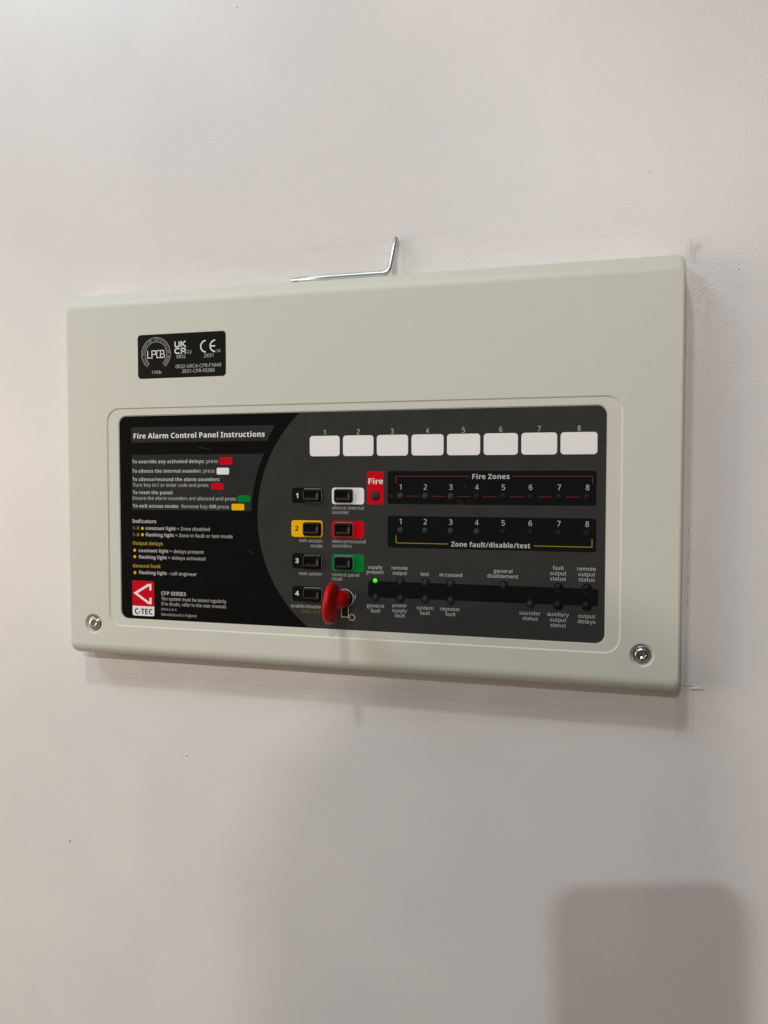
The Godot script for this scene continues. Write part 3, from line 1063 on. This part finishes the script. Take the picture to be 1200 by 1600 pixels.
# smooth union of tapered capsules, meshed as surface nets: each bone is [from, to, radius, radius]
func skin_over(bones: Array, cell: float, blend: float, grow := 0.0) -> ArrayMesh:
	var lo := Vector3.INF
	var hi := -Vector3.INF
	for b in bones:
		for e in 2:
			var r: Vector3 = Vector3.ONE * (b[2 + e] + grow + cell * 2.5)
			lo = lo.min(b[e] - r)
			hi = hi.max(b[e] + r)
	var n := Vector3i(((hi - lo) / cell).ceil()) + Vector3i.ONE
	var nx := n.x
	var nxy := n.x * n.y
	var f := PackedFloat32Array()
	f.resize(nxy * n.z)
	f.fill(1.0)
	var hits := {}
	for b in bones:
		var a: Vector3 = b[0]
		var d: Vector3 = b[1] - a
		var dd := maxf(d.length_squared(), 1e-9)
		var r0: float = b[2] + grow
		var dr: float = b[3] - b[2]
		var pad := maxf(r0, r0 + dr) + blend + cell * 1.5
		var p0 := Vector3i(((a.min(b[1]) - Vector3.ONE * pad - lo) / cell).floor()).clamp(Vector3i.ZERO, n - Vector3i.ONE)
		var p1 := Vector3i(((a.max(b[1]) + Vector3.ONE * pad - lo) / cell).ceil()).clamp(Vector3i.ZERO, n - Vector3i.ONE)
		for k in range(p0.z, p1.z + 1):
			for j in range(p0.y, p1.y + 1):
				for i in range(p0.x, p1.x + 1):
					var p := lo + Vector3(i, j, k) * cell - a
					var t := clampf(p.dot(d) / dd, 0.0, 1.0)
					var v := (p - d * t).length() - r0 - dr * t
					var at := i + j * nx + k * nxy
					var w := f[at]
					var h := maxf(blend - absf(v - w), 0.0) / blend
					f[at] = minf(v, w) - h * h * blend * 0.25
	var verts := PackedVector3Array()
	var norms := PackedVector3Array()
	var corner := [0, 1, nx, nx + 1, nxy, nxy + 1, nxy + nx, nxy + nx + 1]
	for k in n.z - 1:
		for j in n.y - 1:
			for i in n.x - 1:
				var at := i + j * nx + k * nxy
				var inside := 0
				for c in corner:
					if f[at + c] < 0.0:
						inside += 1
				if inside == 0 or inside == 8:
					continue
				var sum := Vector3.ZERO
				var count := 0
				for e in [[0, 1], [2, 3], [4, 5], [6, 7], [0, 2], [1, 3], [4, 6], [5, 7], [0, 4], [1, 5], [2, 6], [3, 7]]:
					var u := f[at + corner[e[0]]]
					var v := f[at + corner[e[1]]]
					if (u < 0.0) != (v < 0.0):
						var t := u / (u - v)
						var pa := Vector3(e[0] & 1, (e[0] >> 1) & 1, e[0] >> 2)
						var pb := Vector3(e[1] & 1, (e[1] >> 1) & 1, e[1] >> 2)
						sum += pa.lerp(pb, t)
						count += 1
				hits[at] = verts.size()
				verts.append(lo + (Vector3(i, j, k) + sum / count) * cell)
				norms.append(Vector3(f[at + 1] - f[at], f[at + nx] - f[at], f[at + nxy] - f[at]).normalized())
	var index := PackedInt32Array()
	for at in hits:
		for axis in 3:
			var step: int = [1, nx, nxy][axis]
			var s1: int = [nx, nxy, 1][axis]
			var s2: int = [nxy, 1, nx][axis]
			if (f[at] < 0.0) == (f[at + step] < 0.0) or not (hits.has(at - s1) and hits.has(at - s2) and hits.has(at - s1 - s2)):
				continue
			var q := [hits[at], hits[at - s1], hits[at - s1 - s2], hits[at - s2]]
			if f[at] < 0.0:
				index.append_array([q[0], q[2], q[1], q[0], q[3], q[2]])
			else:
				index.append_array([q[0], q[1], q[2], q[0], q[2], q[3]])
	var arrays := []
	arrays.resize(Mesh.ARRAY_MAX)
	arrays[Mesh.ARRAY_VERTEX] = verts
	arrays[Mesh.ARRAY_NORMAL] = norms
	arrays[Mesh.ARRAY_INDEX] = index
	var m := ArrayMesh.new()
	m.add_surface_from_arrays(Mesh.PRIMITIVE_TRIANGLES, arrays)
	return m

func finger(bones: Array, a: Vector3, b: Vector3, c: Vector3, d: Vector3, r: float):
	bones.append([a, b, r, r * 0.95])
	bones.append([b, c, r * 0.95, r * 0.88])
	bones.append([c, d, r * 0.88, r * 0.75])

func build_person():
	var p := thing("person", "person in dark jacket holding the phone up to photograph the panel", "person", Vector3(0.30, FLOOR, 0.93))
	var o := -p.position
	var head := Vector3(0.262, 0.212, 0.89)
	var arms := []
	var torso := [
		[Vector3(0.30, -0.04, 0.95), Vector3(0.30, -0.18, 0.96), 0.135, 0.13], [Vector3(0.22, -0.03, 0.95), Vector3(0.24, -0.42, 0.96), 0.11, 0.11],
		[Vector3(0.38, -0.03, 0.95), Vector3(0.36, -0.42, 0.96), 0.11, 0.11], [Vector3(0.20, 0.03, 0.95), Vector3(0.44, 0.03, 0.95), 0.06, 0.06]]
	arms.append([Vector3(0.175, 0.015, 0.95), Vector3(0.135, -0.27, 0.98), 0.055, 0.044])
	arms.append([Vector3(0.135, -0.27, 0.98), Vector3(0.125, -0.50, 0.92), 0.043, 0.03])
	arms.append([Vector3(0.47, 0.02, 0.95), Vector3(0.47, -0.25, 0.84), 0.055, 0.044])
	arms.append([Vector3(0.47, -0.25, 0.84), Vector3(0.20, -0.135, 0.58), 0.043, 0.03])
	var legs := []
	for s in [-1, 1]:
		var hip := Vector3(0.30 + 0.09 * s, -0.42, 0.96)
		var knee := Vector3(0.30 + 0.10 * s, -0.84, 0.94)
		var ankle := Vector3(0.30 + 0.11 * s, FLOOR + 0.09, 0.98)
		legs.append([hip, knee, 0.095, 0.062])
		legs.append([knee, ankle, 0.06, 0.042])
	var feet := []
	for s in [-1, 1]:
		var x: float = 0.30 + 0.11 * s
		feet.append([Vector3(x, FLOOR + 0.07, 0.99), Vector3(x, FLOOR + 0.046, 1.01), 0.045, 0.042])
		feet.append([Vector3(x, FLOOR + 0.046, 1.0), Vector3(x + 0.02 * s, FLOOR + 0.036, 0.81), 0.044, 0.034])
	# head with neck, jaw, nose, brow and ears, looking down at the phone
	var skull := [
		[head + Vector3(0, 0.03, 0.02), head + Vector3(0, 0.03, -0.02), 0.078, 0.07], [head + Vector3(0, -0.03, -0.02), head + Vector3(0, -0.075, -0.055), 0.058, 0.034],
		[head + Vector3(0, 0.012, -0.088), head + Vector3(0, -0.022, -0.108), 0.009, 0.013], [head + Vector3(-0.03, 0.028, -0.078), head + Vector3(0.03, 0.028, -0.078), 0.013, 0.013],
		[head + Vector3(-0.02, -0.05, -0.082), head + Vector3(0.02, -0.05, -0.082), 0.009, 0.009], [head + Vector3(-0.078, 0.01, 0.01), head + Vector3(-0.08, -0.02, 0.005), 0.014, 0.01],
		[head + Vector3(0.078, 0.01, 0.01), head + Vector3(0.08, -0.02, 0.005), 0.014, 0.01], [head + Vector3(0, -0.05, 0.02), Vector3(0.295, 0.03, 0.96), 0.056, 0.062]]
	var hands := []
	# the left hand hangs half open beside the thigh; the right hand grips the phone's lower right edge, thumb on the screen side
	var hang := Vector3(0.125, -0.57, 0.905)
	hands.append([Vector3(0.125, -0.50, 0.92), hang, 0.026, 0.022])
	for k in 4:
		var root := hang + Vector3(0.0, -0.03, -0.03 + 0.0195 * k)
		var reach: float = [0.9, 1.0, 0.95, 0.75][k]
		hands.append([hang, root, 0.02, 0.0095])
		finger(hands, root, root + Vector3(0.004, -0.036 * reach, -0.004), root + Vector3(0.016, -0.060 * reach, -0.006), root + Vector3(0.032, -0.076 * reach, -0.006), 0.0086)
	finger(hands, hang + Vector3(0.004, 0.012, -0.02), hang + Vector3(0.014, -0.012, -0.042), hang + Vector3(0.022, -0.038, -0.05), hang + Vector3(0.026, -0.058, -0.048), 0.0098)
	var edge := Vector3(0.161, -0.085, 0.474)
	var palm := edge + Vector3(0.026, -0.012, 0.022)
	hands.append([Vector3(0.20, -0.135, 0.58), palm, 0.027, 0.022])
	for k in 4:
		var reach: float = [0.88, 1.0, 0.95, 0.75][k]
		var root := palm + Vector3(0.004, 0.030 - 0.0205 * k, -0.008)
		hands.append([palm, root, 0.02, 0.0095])
		finger(hands, root, root + Vector3(-0.002, 0.004, -0.030), root + Vector3(-0.026 * reach, 0.006, -0.046), root + Vector3(-0.046 * reach, 0.006, -0.044), 0.0088)
	finger(hands, palm + Vector3(-0.004, 0.0, 0.012), palm + Vector3(-0.014, 0.022, 0.02), palm + Vector3(-0.03, 0.044, 0.016), palm + Vector3(-0.042, 0.06, 0.008), 0.0098)
	var whole := shift(torso + arms + legs + feet + skull + hands, o)
	put_mesh("body", skin_over(whole, 0.012, 0.03, -0.004), mats["skin"], p)
	put_mesh("head", skin_over(shift(skull, o), 0.006, 0.022), mats["skin"], p)
	put_mesh("hand", skin_over(shift(hands.slice(0, 20), o), 0.004, 0.007), mats["skin"], p)
	put_mesh("hand", skin_over(shift(hands.slice(20), o), 0.004, 0.007), mats["skin"], p)
	put_mesh("jacket", skin_over(shift(torso + arms, o), 0.016, 0.05, 0.010), mats["jacket"], p)
	put_mesh("trousers", skin_over(shift(legs + [[Vector3(0.25, -0.39, 0.96), Vector3(0.35, -0.39, 0.96), 0.11, 0.11]], o), 0.016, 0.04, 0.008), mats["trousers"], p)
	for s in 2:
		put_mesh("shoe", skin_over(shift(feet.slice(s * 2, s * 2 + 2), o), 0.01, 0.02, 0.003), mats["shoe"], p)
	put_mesh("hair", skin_over(shift([[head + Vector3(0, 0.052, 0.03), head + Vector3(0, 0.058, -0.02), 0.09, 0.076], [head + Vector3(0, 0.02, 0.05), head + Vector3(0, -0.05, 0.052), 0.07, 0.055], [head + Vector3(-0.052, 0.0, 0.025), head + Vector3(-0.055, -0.115, 0.035), 0.044, 0.036]], o), 0.008, 0.02), mats["hair"], p)
	for s in [-1, 1]:
		put_mesh("eye", skin_over(shift([[head + Vector3(0.031 * s, 0.008, -0.073), head + Vector3(0.031 * s, 0.008, -0.0735), 0.0115, 0.0115]], o), 0.003, 0.002), mats["white"], p)

func shift(bones: Array, by: Vector3) -> Array:
	var out := []
	for b in bones:
		out.append([b[0] + by, b[1] + by, b[2], b[3]])
	return out
